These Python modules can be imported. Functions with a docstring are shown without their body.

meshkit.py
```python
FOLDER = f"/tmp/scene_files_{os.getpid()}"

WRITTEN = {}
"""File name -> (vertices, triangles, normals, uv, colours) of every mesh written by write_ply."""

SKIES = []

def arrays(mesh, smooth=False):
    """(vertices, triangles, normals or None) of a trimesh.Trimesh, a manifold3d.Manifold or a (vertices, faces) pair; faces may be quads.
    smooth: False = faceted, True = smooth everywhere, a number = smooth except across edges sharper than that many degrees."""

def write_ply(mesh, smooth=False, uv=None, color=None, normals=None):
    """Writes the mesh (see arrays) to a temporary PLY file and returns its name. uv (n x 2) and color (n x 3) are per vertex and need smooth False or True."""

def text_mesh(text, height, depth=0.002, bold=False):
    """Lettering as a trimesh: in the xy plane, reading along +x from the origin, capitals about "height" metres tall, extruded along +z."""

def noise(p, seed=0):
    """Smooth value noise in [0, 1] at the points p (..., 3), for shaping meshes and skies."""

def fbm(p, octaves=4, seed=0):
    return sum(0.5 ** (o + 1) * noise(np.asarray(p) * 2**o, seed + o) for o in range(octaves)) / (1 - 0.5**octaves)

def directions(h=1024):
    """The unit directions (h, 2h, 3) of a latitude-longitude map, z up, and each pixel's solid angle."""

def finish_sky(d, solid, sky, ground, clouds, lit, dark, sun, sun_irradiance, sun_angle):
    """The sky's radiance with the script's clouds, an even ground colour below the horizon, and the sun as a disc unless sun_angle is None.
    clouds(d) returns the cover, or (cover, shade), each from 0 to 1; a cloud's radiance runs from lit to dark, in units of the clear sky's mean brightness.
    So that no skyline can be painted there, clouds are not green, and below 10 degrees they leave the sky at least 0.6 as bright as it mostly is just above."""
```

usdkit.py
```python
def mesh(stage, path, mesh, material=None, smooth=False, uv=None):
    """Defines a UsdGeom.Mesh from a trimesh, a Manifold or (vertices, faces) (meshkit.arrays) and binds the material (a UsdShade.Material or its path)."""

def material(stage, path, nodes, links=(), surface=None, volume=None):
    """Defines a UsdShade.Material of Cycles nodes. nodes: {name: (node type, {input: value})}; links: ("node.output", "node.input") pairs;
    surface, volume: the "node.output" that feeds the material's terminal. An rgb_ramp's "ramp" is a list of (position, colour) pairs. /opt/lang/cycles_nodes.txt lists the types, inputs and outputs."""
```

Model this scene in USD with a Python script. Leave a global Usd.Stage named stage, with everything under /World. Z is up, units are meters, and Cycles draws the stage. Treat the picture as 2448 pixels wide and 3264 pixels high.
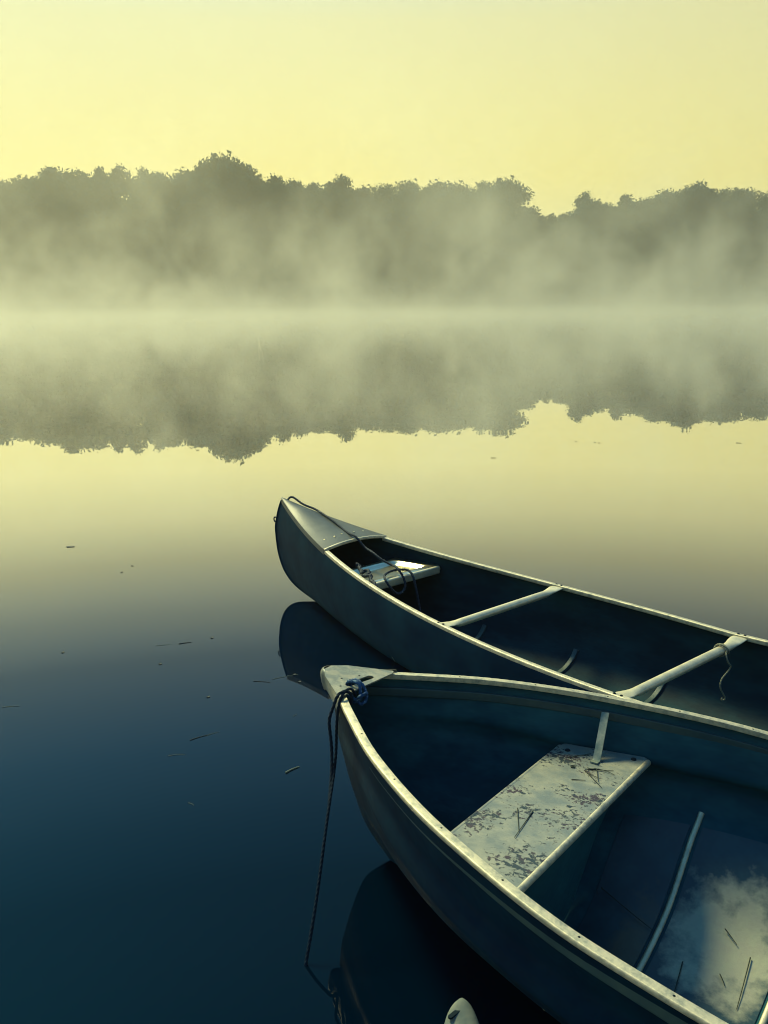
import math, random
import numpy as np
import trimesh
import shapely
from shapely.geometry import Polygon, Point, LineString
from shapely import affinity
from scipy.interpolate import PchipInterpolator, CubicSpline
from pxr import Usd, UsdGeom, UsdLux, UsdShade, Gf, Sdf, Vt
import usdkit, meshkit

# ------------------------------------------------------------------ camera, sky, sun, exposure
stage = Usd.Stage.CreateInMemory()
UsdGeom.SetStageUpAxis(stage, UsdGeom.Tokens.z)
UsdGeom.SetStageMetersPerUnit(stage, 1.0)
UsdGeom.Xform.Define(stage, '/World')
EXPOSURE = 2.8
CAM_H, PITCH, ROLL = 1.6, math.radians(12.5), math.radians(-0.5)
cam = UsdGeom.Camera.Define(stage, '/World/camera')
cam.CreateFocalLengthAttr(35.0)
cam.CreateHorizontalApertureAttr(35.0 * 2448 / 3000)
cam.CreateVerticalApertureAttr(35.0 * 3264 / 3000)
cam.CreateClippingRangeAttr(Gf.Vec2f(0.05, 5000))
cam.CreateExposureAttr(EXPOSURE)
fw = np.array([0, math.cos(PITCH), -math.sin(PITCH)])
r0, u0 = np.array([1.0, 0, 0]), np.array([0, math.sin(PITCH), math.cos(PITCH)])
rt = r0 * math.cos(ROLL) + u0 * math.sin(ROLL)
up = -r0 * math.sin(ROLL) + u0 * math.cos(ROLL)
cam.AddTransformOp().Set(Gf.Matrix4d(*rt, 0, *up, 0, *(-fw), 0, 0, 0, CAM_H, 1))

SUN_EL, SUN_AZ = math.radians(47), math.radians(-33)          # low sun behind the mist, ahead to the left
sun_dir = np.array([math.sin(SUN_AZ) * math.cos(SUN_EL), math.cos(SUN_AZ) * math.cos(SUN_EL), math.sin(SUN_EL)])
SKY_STRENGTH = 0.1
V = 1.36                                                      # radiance of the mist veil in sky units
dome = UsdLux.DomeLight.Define(stage, '/World/sky')
dome.CreateIntensityAttr(1.0)
sky_mat = usdkit.material(stage, '/World/Looks/sky', {
    'sky': ('sky_texture', {'sky_type': 'single_scattering', 'sun_disc': False, 'sun_elevation': SUN_EL, 'sun_rotation': SUN_AZ, 'aerosol_density': 1.0, 'air_density': 1.0}),
    'tc': ('texture_coordinate', {}),
    'sep': ('separate_xyz', {}),
    'veil_amount': ('rgb_ramp', {'ramp': [(0.0, (1, 1, 1)), (0.12, (1.0,) * 3), (0.26, (.87,) * 3), (0.32, (.68,) * 3), (0.37, (.45,) * 3), (0.44, (.19,) * 3), (0.52, (.10,) * 3), (0.70, (.11,) * 3), (1.0, (.10,) * 3)]}),
    'toward_sun': ('vector_math', {'math_type': 'dot_product', 'vector2': (math.sin(SUN_AZ), math.cos(SUN_AZ), 0)}),
    'glow': ('map_range', {'from_min': -1.0, 'from_max': .85, 'to_min': .26, 'to_max': 1.0, 'clamp': True}),
    'veil_color': ('vector_math', {'math_type': 'scale', 'vector1': (1.0 * V, .89 * V, .30 * V)}),
    'tint': ('mix_color', {'blend_type': 'multiply', 'fac': 1.0, 'use_clamp': False, 'b': (.003, .185, .27)}),
    'mix': ('mix_color', {'blend_type': 'mix', 'use_clamp': False}),
    'bg': ('background_shader', {'strength': SKY_STRENGTH}),
}, [('tc.generated', 'sep.vector'), ('sep.z', 'veil_amount.fac'), ('veil_amount.color', 'mix.fac'), ('sky.color', 'tint.a'), ('tint.result', 'mix.a'),
    ('veil_color.vector', 'mix.b'), ('tc.generated', 'toward_sun.vector1'), ('toward_sun.value', 'glow.value'), ('glow.result', 'veil_color.scale'), ('mix.result', 'bg.color')], surface='bg.background')
UsdShade.MaterialBindingAPI.Apply(dome.GetPrim()).Bind(sky_mat)
sun = UsdLux.DistantLight.Define(stage, '/World/sun')
sun.CreateIntensityAttr(0.225)
sun.CreateAngleAttr(13.0)
sun.CreateColorAttr(Gf.Vec3f(1.0, .90, .42))
sun.GetPrim().CreateAttribute('inputs:normalize', Sdf.ValueTypeNames.Bool).Set(True)
zx = sun_dir; xx = np.cross([0, 0, 1.0], zx); xx /= np.linalg.norm(xx); yx = np.cross(zx, xx)
sun.AddTransformOp().Set(Gf.Matrix4d(*xx, 0, *yx, 0, *zx, 0, 0, 0, 50, 1))

# ------------------------------------------------------------------ helpers
used = {}
def numbered(parent, name):
    k = (parent, name); n = used.get(k, 0); used[k] = n + 1
    return name if n == 0 else f'{name}_{n:03d}'
def tag(p, label=None, cat=None, group=None, kind=None):
    p = p.GetPrim() if hasattr(p, 'GetPrim') else p
    for k, v in (('label', label), ('category', cat), ('group', group), ('kind', kind)):
        if v: p.SetCustomDataByKey(k, v)
    return p
def thing(name, label, cat, loc=(0, 0, 0), rotz=0.0, group=None, scale=None):
    x = UsdGeom.Xform.Define(stage, '/World/' + numbered('/World', name))
    x.AddTranslateOp().Set(Gf.Vec3d(*map(float, loc)))
    x.AddRotateZOp().Set(float(rotz))
    if scale is not None: x.AddScaleOp().Set(Gf.Vec3f(*map(float, scale)))
    return tag(x, label, cat, group)
def part(name, m, mat, parent=None, smooth=35, label=None):
    base = '/World' if parent is None else str(parent.GetPath())
    path = base + '/' + numbered(base, name)
    p = usdkit.mesh(stage, path, m, mat, smooth=smooth).GetPrim()
    if label: p.SetCustomDataByKey('label', label)
    return p
def cat(ms):
    vs, fs, n = [], [], 0
    for m in ms:
        v, f, _ = meshkit.arrays(m)
        vs.append(v); fs.append(f + n); n += len(v)
    return np.vstack(vs), np.vstack(fs)
def grid(P, closed=False):
    """P (a, b, 3) -> mesh of quads."""
    a, b = P.shape[:2]
    i, j = np.meshgrid(np.arange(a - 1), np.arange(b if closed else b - 1), indexing='ij')
    q = np.stack([i * b + j, i * b + (j + 1) % b, (i + 1) * b + (j + 1) % b, (i + 1) * b + j], -1).reshape(-1, 4)
    return P.reshape(-1, 3), np.vstack([q[:, [0, 1, 2]], q[:, [0, 2, 3]]])
def resample(pts, n, smooth=True):
    p = np.asarray(pts, float)
    d = np.r_[0, np.cumsum(np.linalg.norm(np.diff(p, axis=0), axis=1))]
    t = np.linspace(0, d[-1], n)
    return CubicSpline(d, p)(t) if smooth and len(p) > 2 else np.stack([np.interp(t, d, p[:, k]) for k in range(3)], 1)
def frames(p, upv=None):
    t = np.gradient(p, axis=0); t /= np.linalg.norm(t, axis=1, keepdims=True) + 1e-12
    if upv is not None:
        a = np.cross(t, upv); a /= np.linalg.norm(a, axis=1, keepdims=True) + 1e-12
        return t, a, np.cross(a, t)
    a = np.zeros_like(p); ref = np.array([0, 0, 1.0]) if abs(t[0, 2]) < .9 else np.array([1.0, 0, 0])
    a[0] = np.cross(t[0], ref); a[0] /= np.linalg.norm(a[0])
    for i in range(1, len(p)):
        q = a[i - 1] - t[i] * (a[i - 1] @ t[i]); a[i] = q / (np.linalg.norm(q) + 1e-12)
    return t, a, np.cross(t, a)
def sweep(p, prof, upv=(0, 0, 1.0), caps=True):
    """Sweeps a closed 2-D profile (side, up) along the polyline p."""
    p = np.asarray(p, float); t, a, b = frames(p, np.asarray(upv, float) if upv is not None else None)
    prof = np.asarray(prof, float)
    if prof.ndim == 2: prof = np.broadcast_to(prof, (len(p),) + prof.shape)
    P = p[:, None] + prof[..., 0:1] * a[:, None] + prof[..., 1:2] * b[:, None]
    v, f = grid(P, True)
    n = P.shape[1]
    if caps:
        c0, c1 = len(v), len(v) + 1
        v = np.vstack([v, P[0].mean(0), P[-1].mean(0)]); k = np.arange(n); last = (len(p) - 1) * n
        f = np.vstack([f, np.stack([np.full(n, c0), (k + 1) % n, k], 1), np.stack([np.full(n, c1), last + k, last + (k + 1) % n], 1)])
    m = trimesh.Trimesh(v, f, process=False)
    if m.volume < 0: m.invert()
    return np.array(m.vertices), np.array(m.faces)
def round_rect(w, h, r, n=3, cx=0.0, cy=0.0):
    out = []
    for k, (sx, sy) in enumerate(((1, 1), (-1, 1), (-1, -1), (1, -1))):
        for a in np.linspace(0, math.pi / 2, n + 1):
            a += k * math.pi / 2
            out.append((cx + sx * (w / 2 - r) + r * math.cos(a), cy + sy * (h / 2 - r) + r * math.sin(a)))
    return np.array(out)
def circle(r, n=10):
    a = np.arange(n) * 2 * math.pi / n
    return np.stack([r * np.cos(a), r * np.sin(a)], 1)
def rope_mesh(pts, r, pitch=None, n=None, lobes=3, sides=12, seed=0):
    p0 = np.asarray(pts, float); L = np.linalg.norm(np.diff(p0, axis=0), axis=1).sum()
    pitch = pitch or r * 7
    p = resample(p0, n or max(12, int(L / (r * .8))))
    d = np.r_[0, np.cumsum(np.linalg.norm(np.diff(p, axis=0), axis=1))]
    a = np.arange(sides) * 2 * math.pi / sides
    rad = r * (1 + .20 * np.cos(lobes * (a[None] - d[:, None] / pitch * 2 * math.pi / lobes * 2)))
    prof = np.stack([rad * np.cos(a), rad * np.sin(a)], -1)
    return sweep(p, prof, None)
def plate(poly, z0, z1):
    m = trimesh.creation.extrude_polygon(poly, z1 - z0, engine='earcut'); m.apply_translation([0, 0, z0]); return m
def rivet(x, y, z, r=.005):
    m = trimesh.creation.icosphere(1, r); m.apply_scale([1, 1, .5]); m.apply_translation([x, y, z]); return m

# ------------------------------------------------------------------ materials
def pmat(name, color, rough=.5, metallic=0.0, spec=.5, var=None, scale=8.0, bump=0.0, bump_scale=60.0, detail=5.0, ramp=(.35, .65), stretch=None):
    """A principled surface whose colour drifts between two tones with noise, with fine relief."""
    nodes = {'p': ('principled_bsdf', {'base_color': color, 'roughness': rough, 'metallic': metallic, 'specular_ior_level': spec}), 'tc': ('texture_coordinate', {})}
    links = []
    src = 'tc.object'
    if stretch:
        nodes['map'] = ('mapping', {'scale': stretch}); links.append(('tc.object', 'map.vector')); src = 'map.vector'
    if var is not None:
        nodes['n'] = ('noise_texture', {'scale': scale, 'detail': detail, 'roughness': .62})
        nodes['r'] = ('rgb_ramp', {'ramp': [(0, color), (ramp[0], color), (ramp[1], var), (1, var)]})
        links += [(src, 'n.vector'), ('n.fac', 'r.fac'), ('r.color', 'p.base_color')]
    if bump:
        nodes['bn'] = ('noise_texture', {'scale': bump_scale, 'detail': 4.0}); nodes['b'] = ('bump', {'strength': 1.0, 'distance': bump})
        links += [(src, 'bn.vector'), ('bn.fac', 'b.height'), ('b.normal', 'p.normal')]
    return usdkit.material(stage, '/World/Looks/' + name, nodes, links, surface='p.BSDF')

M = {}
M['canoe_hull'] = pmat('canoe_hull', (.001, .014, .034), .7, 0, .02, (.004, .028, .050), 5, .0015, 25)
M['canoe_deck'] = pmat('canoe_deck', (.032, .046, .052), .5, .2, .4, (.06, .075, .075), 7, .0006, 90)
M['old_aluminium'] = pmat('old_aluminium', (.50, .46, .33), .52, .65, .4, (.26, .27, .22), 46, .0008, 160, 8, (.44, .66))
M['bright_aluminium'] = pmat('bright_aluminium', (.60, .55, .38), .48, .7, .4, (.44, .42, .31), 26, .0005, 120)
M['seat_metal'] = pmat('seat_metal', (.66, .63, .46), .28, 1.0, .5, (.54, .52, .40), 14, .0004, 60)
M['boat_hull'] = pmat('boat_hull', (.0008, .011, .028), .6, 0, .03, (.002, .022, .042), 6, .0012, 40, 6, (.42, .72))
M['lining'] = pmat('lining', (.002, .040, .062), .55, 0, .12, (.012, .080, .098), 7, .0012, 45, 7, (.40, .68), (.6, 1.0, 1.6))
M['canoe_lining'] = pmat('canoe_lining', (.001, .018, .032), .6, 0, .08, (.006, .042, .056), 6, .0012, 45, 7, (.42, .70), (.6, 1.0, 1.6))
M['box_front'] = pmat('box_front', (.004, .058, .080), .55, 0, .1, (.010, .085, .105), 9, .001, 60)
M['rail'] = pmat('rail', (.010, .040, .052), .45, .2, .5, (.03, .065, .066), 12, .0006, 80)
M['rib'] = pmat('rib', (.30, .32, .25), .45, .3, .5, (.10, .15, .14), 22, .0006, 120)
M['rope_blue'] = pmat('rope_blue', (.003, .050, .14), .65, 0, .3, (.10, .20, .30), 110, .0006, 300, 2, (.60, .68))
M['rope_dark'] = pmat('rope_dark', (.003, .016, .035), .75, 0, .3, (.20, .24, .24), 90, .0006, 300, 2, (.63, .70))
M['rope_wet'] = pmat('rope_wet', (.001, .008, .020), .7, 0, .1, (.002, .014, .03), 60, .0006, 300)
M['twine'] = pmat('twine', (.22, .22, .16), .8, 0, .2, (.12, .13, .10), 120)
M['needle'] = pmat('needle', (.010, .022, .022), .7, 0, .3, (.03, .04, .03), 60)
M['straw'] = pmat('straw', (.07, .10, .085), .7, 0, .3, (.04, .065, .06), 60)
M['leaf_dark'] = pmat('leaf_dark', (.004, .015, .024), .6, 0, .2, (.010, .022, .030), 60)
M['pale_plastic'] = pmat('pale_plastic', (.13, .15, .13), .65, 0, .15, (.075, .105, .105), 22, .0012, 60)
M['hole_dark'] = pmat('hole_dark', (.003, .012, .02), .8, 0, .1)
M['bark'] = pmat('bark', (.05, .05, .04), .9, 0, .2, (.09, .085, .065), 3, .02, 6)
M['pale_bark'] = pmat('pale_bark', (.42, .41, .33), .8, 0, .2, (.2, .2, .17), 2, .01, 6)
M['shore'] = pmat('shore', (.030, .040, .026), .95, 0, .1, (.05, .055, .035), .4, .05, 2)

def worn_mat(name, base, pale, fleck_a, fleck_b, fleck_cut, cscale, rough=.5, metallic=.2):
    """Painted metal: pale coat, worn-through flecks in two dark tones gathered in patches."""
    return usdkit.material(stage, '/World/Looks/' + name, {
        'tc': ('texture_coordinate', {}),
        'map': ('mapping', {'scale': (1.0, 1.25, 1.0), 'location': (.43, .18, 0)}),
        'n1': ('noise_texture', {'scale': 14.0, 'detail': 5.0, 'roughness': .6}),
        'c1': ('rgb_ramp', {'ramp': [(0, base), (.38, base), (.62, pale), (1, pale)]}),
        'n2': ('noise_texture', {'scale': cscale, 'detail': 3.0, 'roughness': .5}),
        'n3': ('noise_texture', {'scale': cscale * 9, 'detail': 8.0, 'roughness': .72, 'distortion': .4}),
        'sum': ('math', {'math_type': 'multiply_add', 'value2': .85}),
        'cut': ('rgb_ramp', {'ramp': [(0, (0, 0, 0)), (fleck_cut, (0, 0, 0)), (fleck_cut + .035, (1, 1, 1)), (1, (1, 1, 1))]}),
        'n4': ('noise_texture', {'scale': 26.0, 'detail': 2.0}),
        'fc': ('rgb_ramp', {'ramp': [(0, fleck_a), (.45, fleck_a), (.58, fleck_b), (1, fleck_b)]}),
        'mix': ('mix_color', {'blend_type': 'mix'}),
        'bn': ('noise_texture', {'scale': 150.0, 'detail': 3.0}),
        'bsum': ('math', {'math_type': 'multiply_add', 'value2': -1.5}),
        'b': ('bump', {'strength': .7, 'distance': .0008}),
        'p': ('principled_bsdf', {'roughness': rough, 'metallic': metallic, 'specular_ior_level': .45}),
    }, [('tc.object', 'map.vector'), ('map.vector', 'n1.vector'), ('map.vector', 'n2.vector'), ('map.vector', 'n3.vector'), ('map.vector', 'n4.vector'), ('n1.fac', 'c1.fac'),
        ('n2.fac', 'sum.value1'), ('n3.fac', 'sum.value3'), ('sum.value', 'cut.fac'), ('n4.fac', 'fc.fac'), ('cut.color', 'mix.fac'), ('c1.color', 'mix.a'), ('fc.color', 'mix.b'),
        ('mix.result', 'p.base_color'), ('map.vector', 'bn.vector'), ('cut.color', 'bsum.value1'), ('bn.fac', 'bsum.value3'), ('bsum.value', 'b.height'), ('b.normal', 'p.normal')], surface='p.BSDF')
M['worn_seat'] = worn_mat('worn_seat', (.13, .16, .16), (.24, .25, .205), (.010, .028, .042), (.032, .024, .040), .985, 7.0)
M['deck_plate'] = worn_mat('deck_plate', (.36, .35, .27), (.52, .50, .37), (.12, .14, .13), (.2, .2, .16), 1.10, 8.0, .45, .4)

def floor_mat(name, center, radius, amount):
    """Dark floor paint with a pool of sunlight painted in pale around one place (local coordinates), ragged edge."""
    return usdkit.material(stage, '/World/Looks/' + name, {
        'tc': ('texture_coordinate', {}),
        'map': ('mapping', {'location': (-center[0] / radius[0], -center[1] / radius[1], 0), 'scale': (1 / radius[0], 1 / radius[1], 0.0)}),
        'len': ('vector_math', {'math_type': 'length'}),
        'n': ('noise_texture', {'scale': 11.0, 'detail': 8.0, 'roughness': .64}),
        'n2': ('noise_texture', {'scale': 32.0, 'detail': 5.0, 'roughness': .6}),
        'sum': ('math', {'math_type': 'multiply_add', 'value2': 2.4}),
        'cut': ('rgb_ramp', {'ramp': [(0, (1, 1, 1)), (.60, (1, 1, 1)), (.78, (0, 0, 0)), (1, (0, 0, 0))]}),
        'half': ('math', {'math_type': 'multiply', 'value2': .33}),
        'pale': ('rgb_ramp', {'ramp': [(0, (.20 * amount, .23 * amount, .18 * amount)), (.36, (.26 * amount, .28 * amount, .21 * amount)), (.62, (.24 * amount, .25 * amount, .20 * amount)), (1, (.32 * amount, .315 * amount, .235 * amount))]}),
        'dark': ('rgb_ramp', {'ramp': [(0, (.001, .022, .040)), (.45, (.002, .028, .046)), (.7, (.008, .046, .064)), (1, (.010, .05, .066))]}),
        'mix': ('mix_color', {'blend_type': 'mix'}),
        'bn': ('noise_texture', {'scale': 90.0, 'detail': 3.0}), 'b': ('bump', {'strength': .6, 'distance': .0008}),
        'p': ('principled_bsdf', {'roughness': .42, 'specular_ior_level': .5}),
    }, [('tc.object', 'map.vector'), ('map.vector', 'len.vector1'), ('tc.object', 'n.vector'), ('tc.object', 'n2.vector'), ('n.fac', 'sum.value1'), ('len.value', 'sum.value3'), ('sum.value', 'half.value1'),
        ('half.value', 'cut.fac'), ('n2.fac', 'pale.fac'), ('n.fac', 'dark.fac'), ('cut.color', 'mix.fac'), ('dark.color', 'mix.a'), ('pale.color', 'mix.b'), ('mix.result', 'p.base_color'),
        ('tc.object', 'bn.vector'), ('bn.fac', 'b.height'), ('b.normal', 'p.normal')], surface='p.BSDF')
M['floor_sun_patch'] = floor_mat('floor_sun_patch', (1.135, .205), (.140, .165), 1.0)  # sunlight falling between the ribs, painted into the floor colour
M['floor_faint_sun'] = floor_mat('floor_faint_sun', (.92, .06), (.07, .16), .22)  # weaker patch of painted sunlight on the panel by the seat box
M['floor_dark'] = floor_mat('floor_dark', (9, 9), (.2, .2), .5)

foliage = usdkit.material(stage, '/World/Looks/foliage', {
    'oi': ('object_info', {}), 'g': ('geometry', {}),
    'n': ('noise_texture', {'scale': .42, 'detail': 4.0, 'roughness': .65}),
    'c': ('rgb_ramp', {'ramp': [(0, (.002, .030, .048)), (.40, (.004, .040, .056)), (.56, (.040, .075, .070)), (1, (.10, .125, .085))]}),
    'c2': ('rgb_ramp', {'ramp': [(0, (.75, .9, 1.0)), (.8, (1.05, 1.0, .9)), (1, (1.6, 1.1, .8))]}),
    'm': ('mix_color', {'blend_type': 'multiply', 'fac': 1.0}),
    'd': ('diffuse_bsdf', {}), 't': ('translucent_bsdf', {}), 'mix': ('mix_closure', {'fac': .3}),
}, [('g.position', 'n.vector'), ('n.fac', 'c.fac'), ('oi.random', 'c2.fac'), ('c.color', 'm.a'), ('c2.color', 'm.b'), ('m.result', 'd.color'), ('m.result', 't.color'), ('d.BSDF', 'mix.closure1'), ('t.BSDF', 'mix.closure2')], surface='mix.closure')
M['foliage'] = foliage

# water: still lake, navy body, mirror that strengthens towards grazing view
M['water'] = usdkit.material(stage, '/World/Looks/water', {
    'g': ('geometry', {}),
    'map': ('mapping', {'scale': (.35, 1.3, 1.0)}),
    'n': ('noise_texture', {'scale': .8, 'detail': 1.0}),
    'map2': ('mapping', {'scale': (.08, .3, 1.0)}),
    'n2': ('noise_texture', {'scale': .5, 'detail': 1.0}),
    'amp': ('math', {'math_type': 'multiply', }),
    'b': ('bump', {'strength': 1.0, 'distance': .0025}),
    'lw': ('layer_weight', {'blend': .5}),
    'f': ('rgb_ramp', {'ramp': [(0, (.007,) * 3), (.344, (.0105,) * 3), (.45, (.018,) * 3), (.50, (.030,) * 3), (.56, (.052,) * 3), (.609, (.080,) * 3), (.6465, (.11,) * 3), (.691, (.22,) * 3), (.741, (.40,) * 3), (.787, (.66,) * 3), (.835, (.85,) * 3), (.913, (.94,) * 3), (1, (.98,) * 3)]}),
    'd': ('diffuse_bsdf', {'color': (.0, .0035, .011)}),
    's': ('glossy_bsdf', {'color': (.98, .98, .98), 'roughness': 0.0}),
    'mix': ('mix_closure', {}),
}, [('g.position', 'map.vector'), ('map.vector', 'n.vector'), ('g.position', 'map2.vector'), ('map2.vector', 'n2.vector'), ('n.fac', 'amp.value1'), ('n2.fac', 'amp.value2'), ('amp.value', 'b.height'),
    ('b.normal', 's.normal'), ('lw.facing', 'f.fac'), ('f.color', 'mix.fac'), ('d.BSDF', 'mix.closure1'), ('s.BSDF', 'mix.closure2')], surface='mix.closure')

# ------------------------------------------------------------------ hull shapes (local frame: x aft along the boat, y to starboard, z up from the water)
class Bag: pass
def shell(P, thick):
    """P (stations, profile keel->gunwale, 3) of the +y half; returns outer closed solid for cutting and a thin double skin of both sides."""
    Q = P * np.array([1, -1, 1])
    full = np.concatenate([Q[:, ::-1], P[:, 1:]], 1)                       # port gunwale -> keel -> starboard gunwale
    du, dv = np.gradient(full, axis=0), np.gradient(full, axis=1)
    n = np.cross(du, dv); n /= np.linalg.norm(n, axis=2, keepdims=True) + 1e-9
    mid = full.shape[1] // 2
    if n[len(n) // 2, mid, 2] < 0: n = -n                                  # inwards = up at the keel
    inner = full + n * thick
    inner[..., 1] = np.where(np.abs(full[..., 1]) < thick, np.sign(full[..., 1]) * 0, inner[..., 1])
    rim = np.stack([full[:, [0, -1]], inner[:, [0, -1]]], 2)
    outer = cat([grid(full), grid(rim[:, 0]), grid(rim[:, 1])])
    return outer, full, inner
def waterline(full, shrink):
    pts = {1: [], -1: []}
    h = full.shape[1] // 2
    for st in full:
        for side, half in ((1, st[h:]), (-1, st[h::-1])):
            z = half[:, 2]
            k = np.where((z[:-1] < 0) & (z[1:] >= 0))[0]
            if len(k):
                k = k[-1]; t = -z[k] / (z[k + 1] - z[k]); q = half[k] + t * (half[k + 1] - half[k]); pts[side].append(q[:2])
    keel = full[:, h]; k = np.where((keel[:-1, 2] >= 0) & (keel[1:, 2] < 0))[0]
    head = []
    if len(k): k = k[0]; t = keel[k, 2] / (keel[k, 2] - keel[k + 1, 2]); head = [(keel[k] + t * (keel[k + 1] - keel[k]))[:2]]
    return Polygon(head + pts[1] + pts[-1][::-1]).buffer(0).buffer(-shrink)
def to_world(poly, loc, rotz):
    return affinity.translate(affinity.rotate(poly, rotz, origin=(0, 0)), loc[0], loc[1])

# far canoe ----------------------------------------------------------
C = Bag(); C.loc, C.rot, C.mid = (-.571, 5.168), math.degrees(.7357) - 90, 2.475
def c_w(s):
    s = np.where(np.asarray(s, float) > C.mid, 2 * C.mid - np.asarray(s, float), s); q = np.clip(s, 0, None) / 3.2
    return .00796 * np.sqrt(q) + 1.15495 * q - .65222 * q ** 2 - .14687 * q ** 3
def c_z(s):
    s = np.where(np.asarray(s, float) > C.mid, 2 * C.mid - np.asarray(s, float), s)
    return .2632 + .2683 * np.exp(-s / .838)
stemv = PchipInterpolator([0, .12, .25, .38, .5, .62, .74, .86, 1.0], np.array([(.95, -.075), (.50, -.035), (.258, .012), (.088, .061), (-.009, .139), (-.055, .247), (-.067, .352), (-.047, .434), (0, .531)]))
midv = PchipInterpolator([0, .12, .25, .38, .5, .62, .74, .86, 1.0], np.array([(0, -.085), (.17, -.083), (.30, -.070), (.385, -.025), (.425, .040), (.447, .11), (.452, .17), (.450, .225), (float(c_w(C.mid)), float(c_z(C.mid)))]))
vv, uu = np.linspace(0, 1, 30), np.linspace(0, 1, 44) ** 1.35
st, md = stemv(vv), midv(vv)
P = np.zeros((len(uu), len(vv), 3))
hfun = (np.exp(-uu * C.mid / .838) - math.exp(-C.mid / .838)) / (1 - math.exp(-C.mid / .838))
for i, u in enumerate(uu):
    fine = c_w(u * C.mid) / c_w(C.mid)
    P[i, :, 0] = st[:, 0] + u * (C.mid - st[:, 0])
    P[i, :, 1] = md[:, 0] * fine ** (1 + .35 * (1 - vv) * (1 - u))
    P[i, :, 2] = md[:, 1] + (st[:, 1] - md[:, 1]) * hfun[i]
back = P[::-1][1:].copy(); back[..., 0] = 2 * C.mid - back[..., 0]
P = np.concatenate([P, back])
C.mesh, C.full, C.inner = shell(P, .004)
canoe = thing('canoe', 'dark long canoe with covered pointed bow, farther of the two open boats', 'canoe', (*C.loc, 0), C.rot)
part('hull', C.mesh, M['canoe_hull'], canoe, 40)
part('hull_lining', grid(C.inner), M['canoe_lining'], canoe, 40)
ss = np.r_[np.linspace(.0, C.mid, 60), np.linspace(C.mid, 2 * C.mid, 60)[1:]]
for sg in (1, -1):
    e = np.stack([ss, sg * (c_w(ss) - .010), c_z(ss) - .004], 1)[(ss > .60) & (ss < 2 * C.mid - .02)]
    part('gunwale', sweep(e, round_rect(.024, .020, .005)), M['old_aluminium'], canoe, 50)
# bow deck: a cambered plate that wraps over the gunwales
sd = np.linspace(-.004, .63, 26); tt = np.linspace(-1, 1, 15)
D = np.zeros((len(sd), len(tt), 3))
for i, s in enumerate(sd):
    w_ = max(float(c_w(max(s, 0))), .003) + .003
    D[i, :, 0] = s; D[i, :, 1] = w_ * tt; D[i, :, 2] = c_z(max(s, 0)) + .010 + .020 * (1 - tt ** 2) * min(1, s / .2 + .1)
low = D.copy(); low[..., 2] -= .004
ring = np.concatenate([D, low[:, ::-1]], 1)
dv, df = grid(ring, True)
e0 = np.arange(30); nb = (len(sd) - 1) * 30
df = np.vstack([df, [[nb + k, nb + (k + 1), nb + 29 - (k + 1)] for k in range(14)], [[nb + k, nb + 29 - (k + 1), nb + 29 - k] for k in range(14)]])
deck = part('bow_deck', (dv, df), M['canoe_deck'], canoe, 45)
def deck_z(s, y):
    w_ = float(c_w(max(s, .001))); return float(c_z(s)) + .010 + .020 * (1 - min(1, (y / w_) ** 2)) * min(1, s / .2 + .1)
edge = np.stack([np.full(15, .632), D[-1, :, 1], D[-1, :, 2] - .006], 1)
part('deck_edge_rim', sweep(edge, round_rect(.014, .016, .005)), M['old_aluminium'], canoe, 50)
for k, y in enumerate((-.135, -.075, -.02, .055, .125)):
    part('rivet', rivet(.545 + .008 * (k % 2), y, deck_z(.55, y) + .001, .006), M['bright_aluminium'], deck, True)
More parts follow.
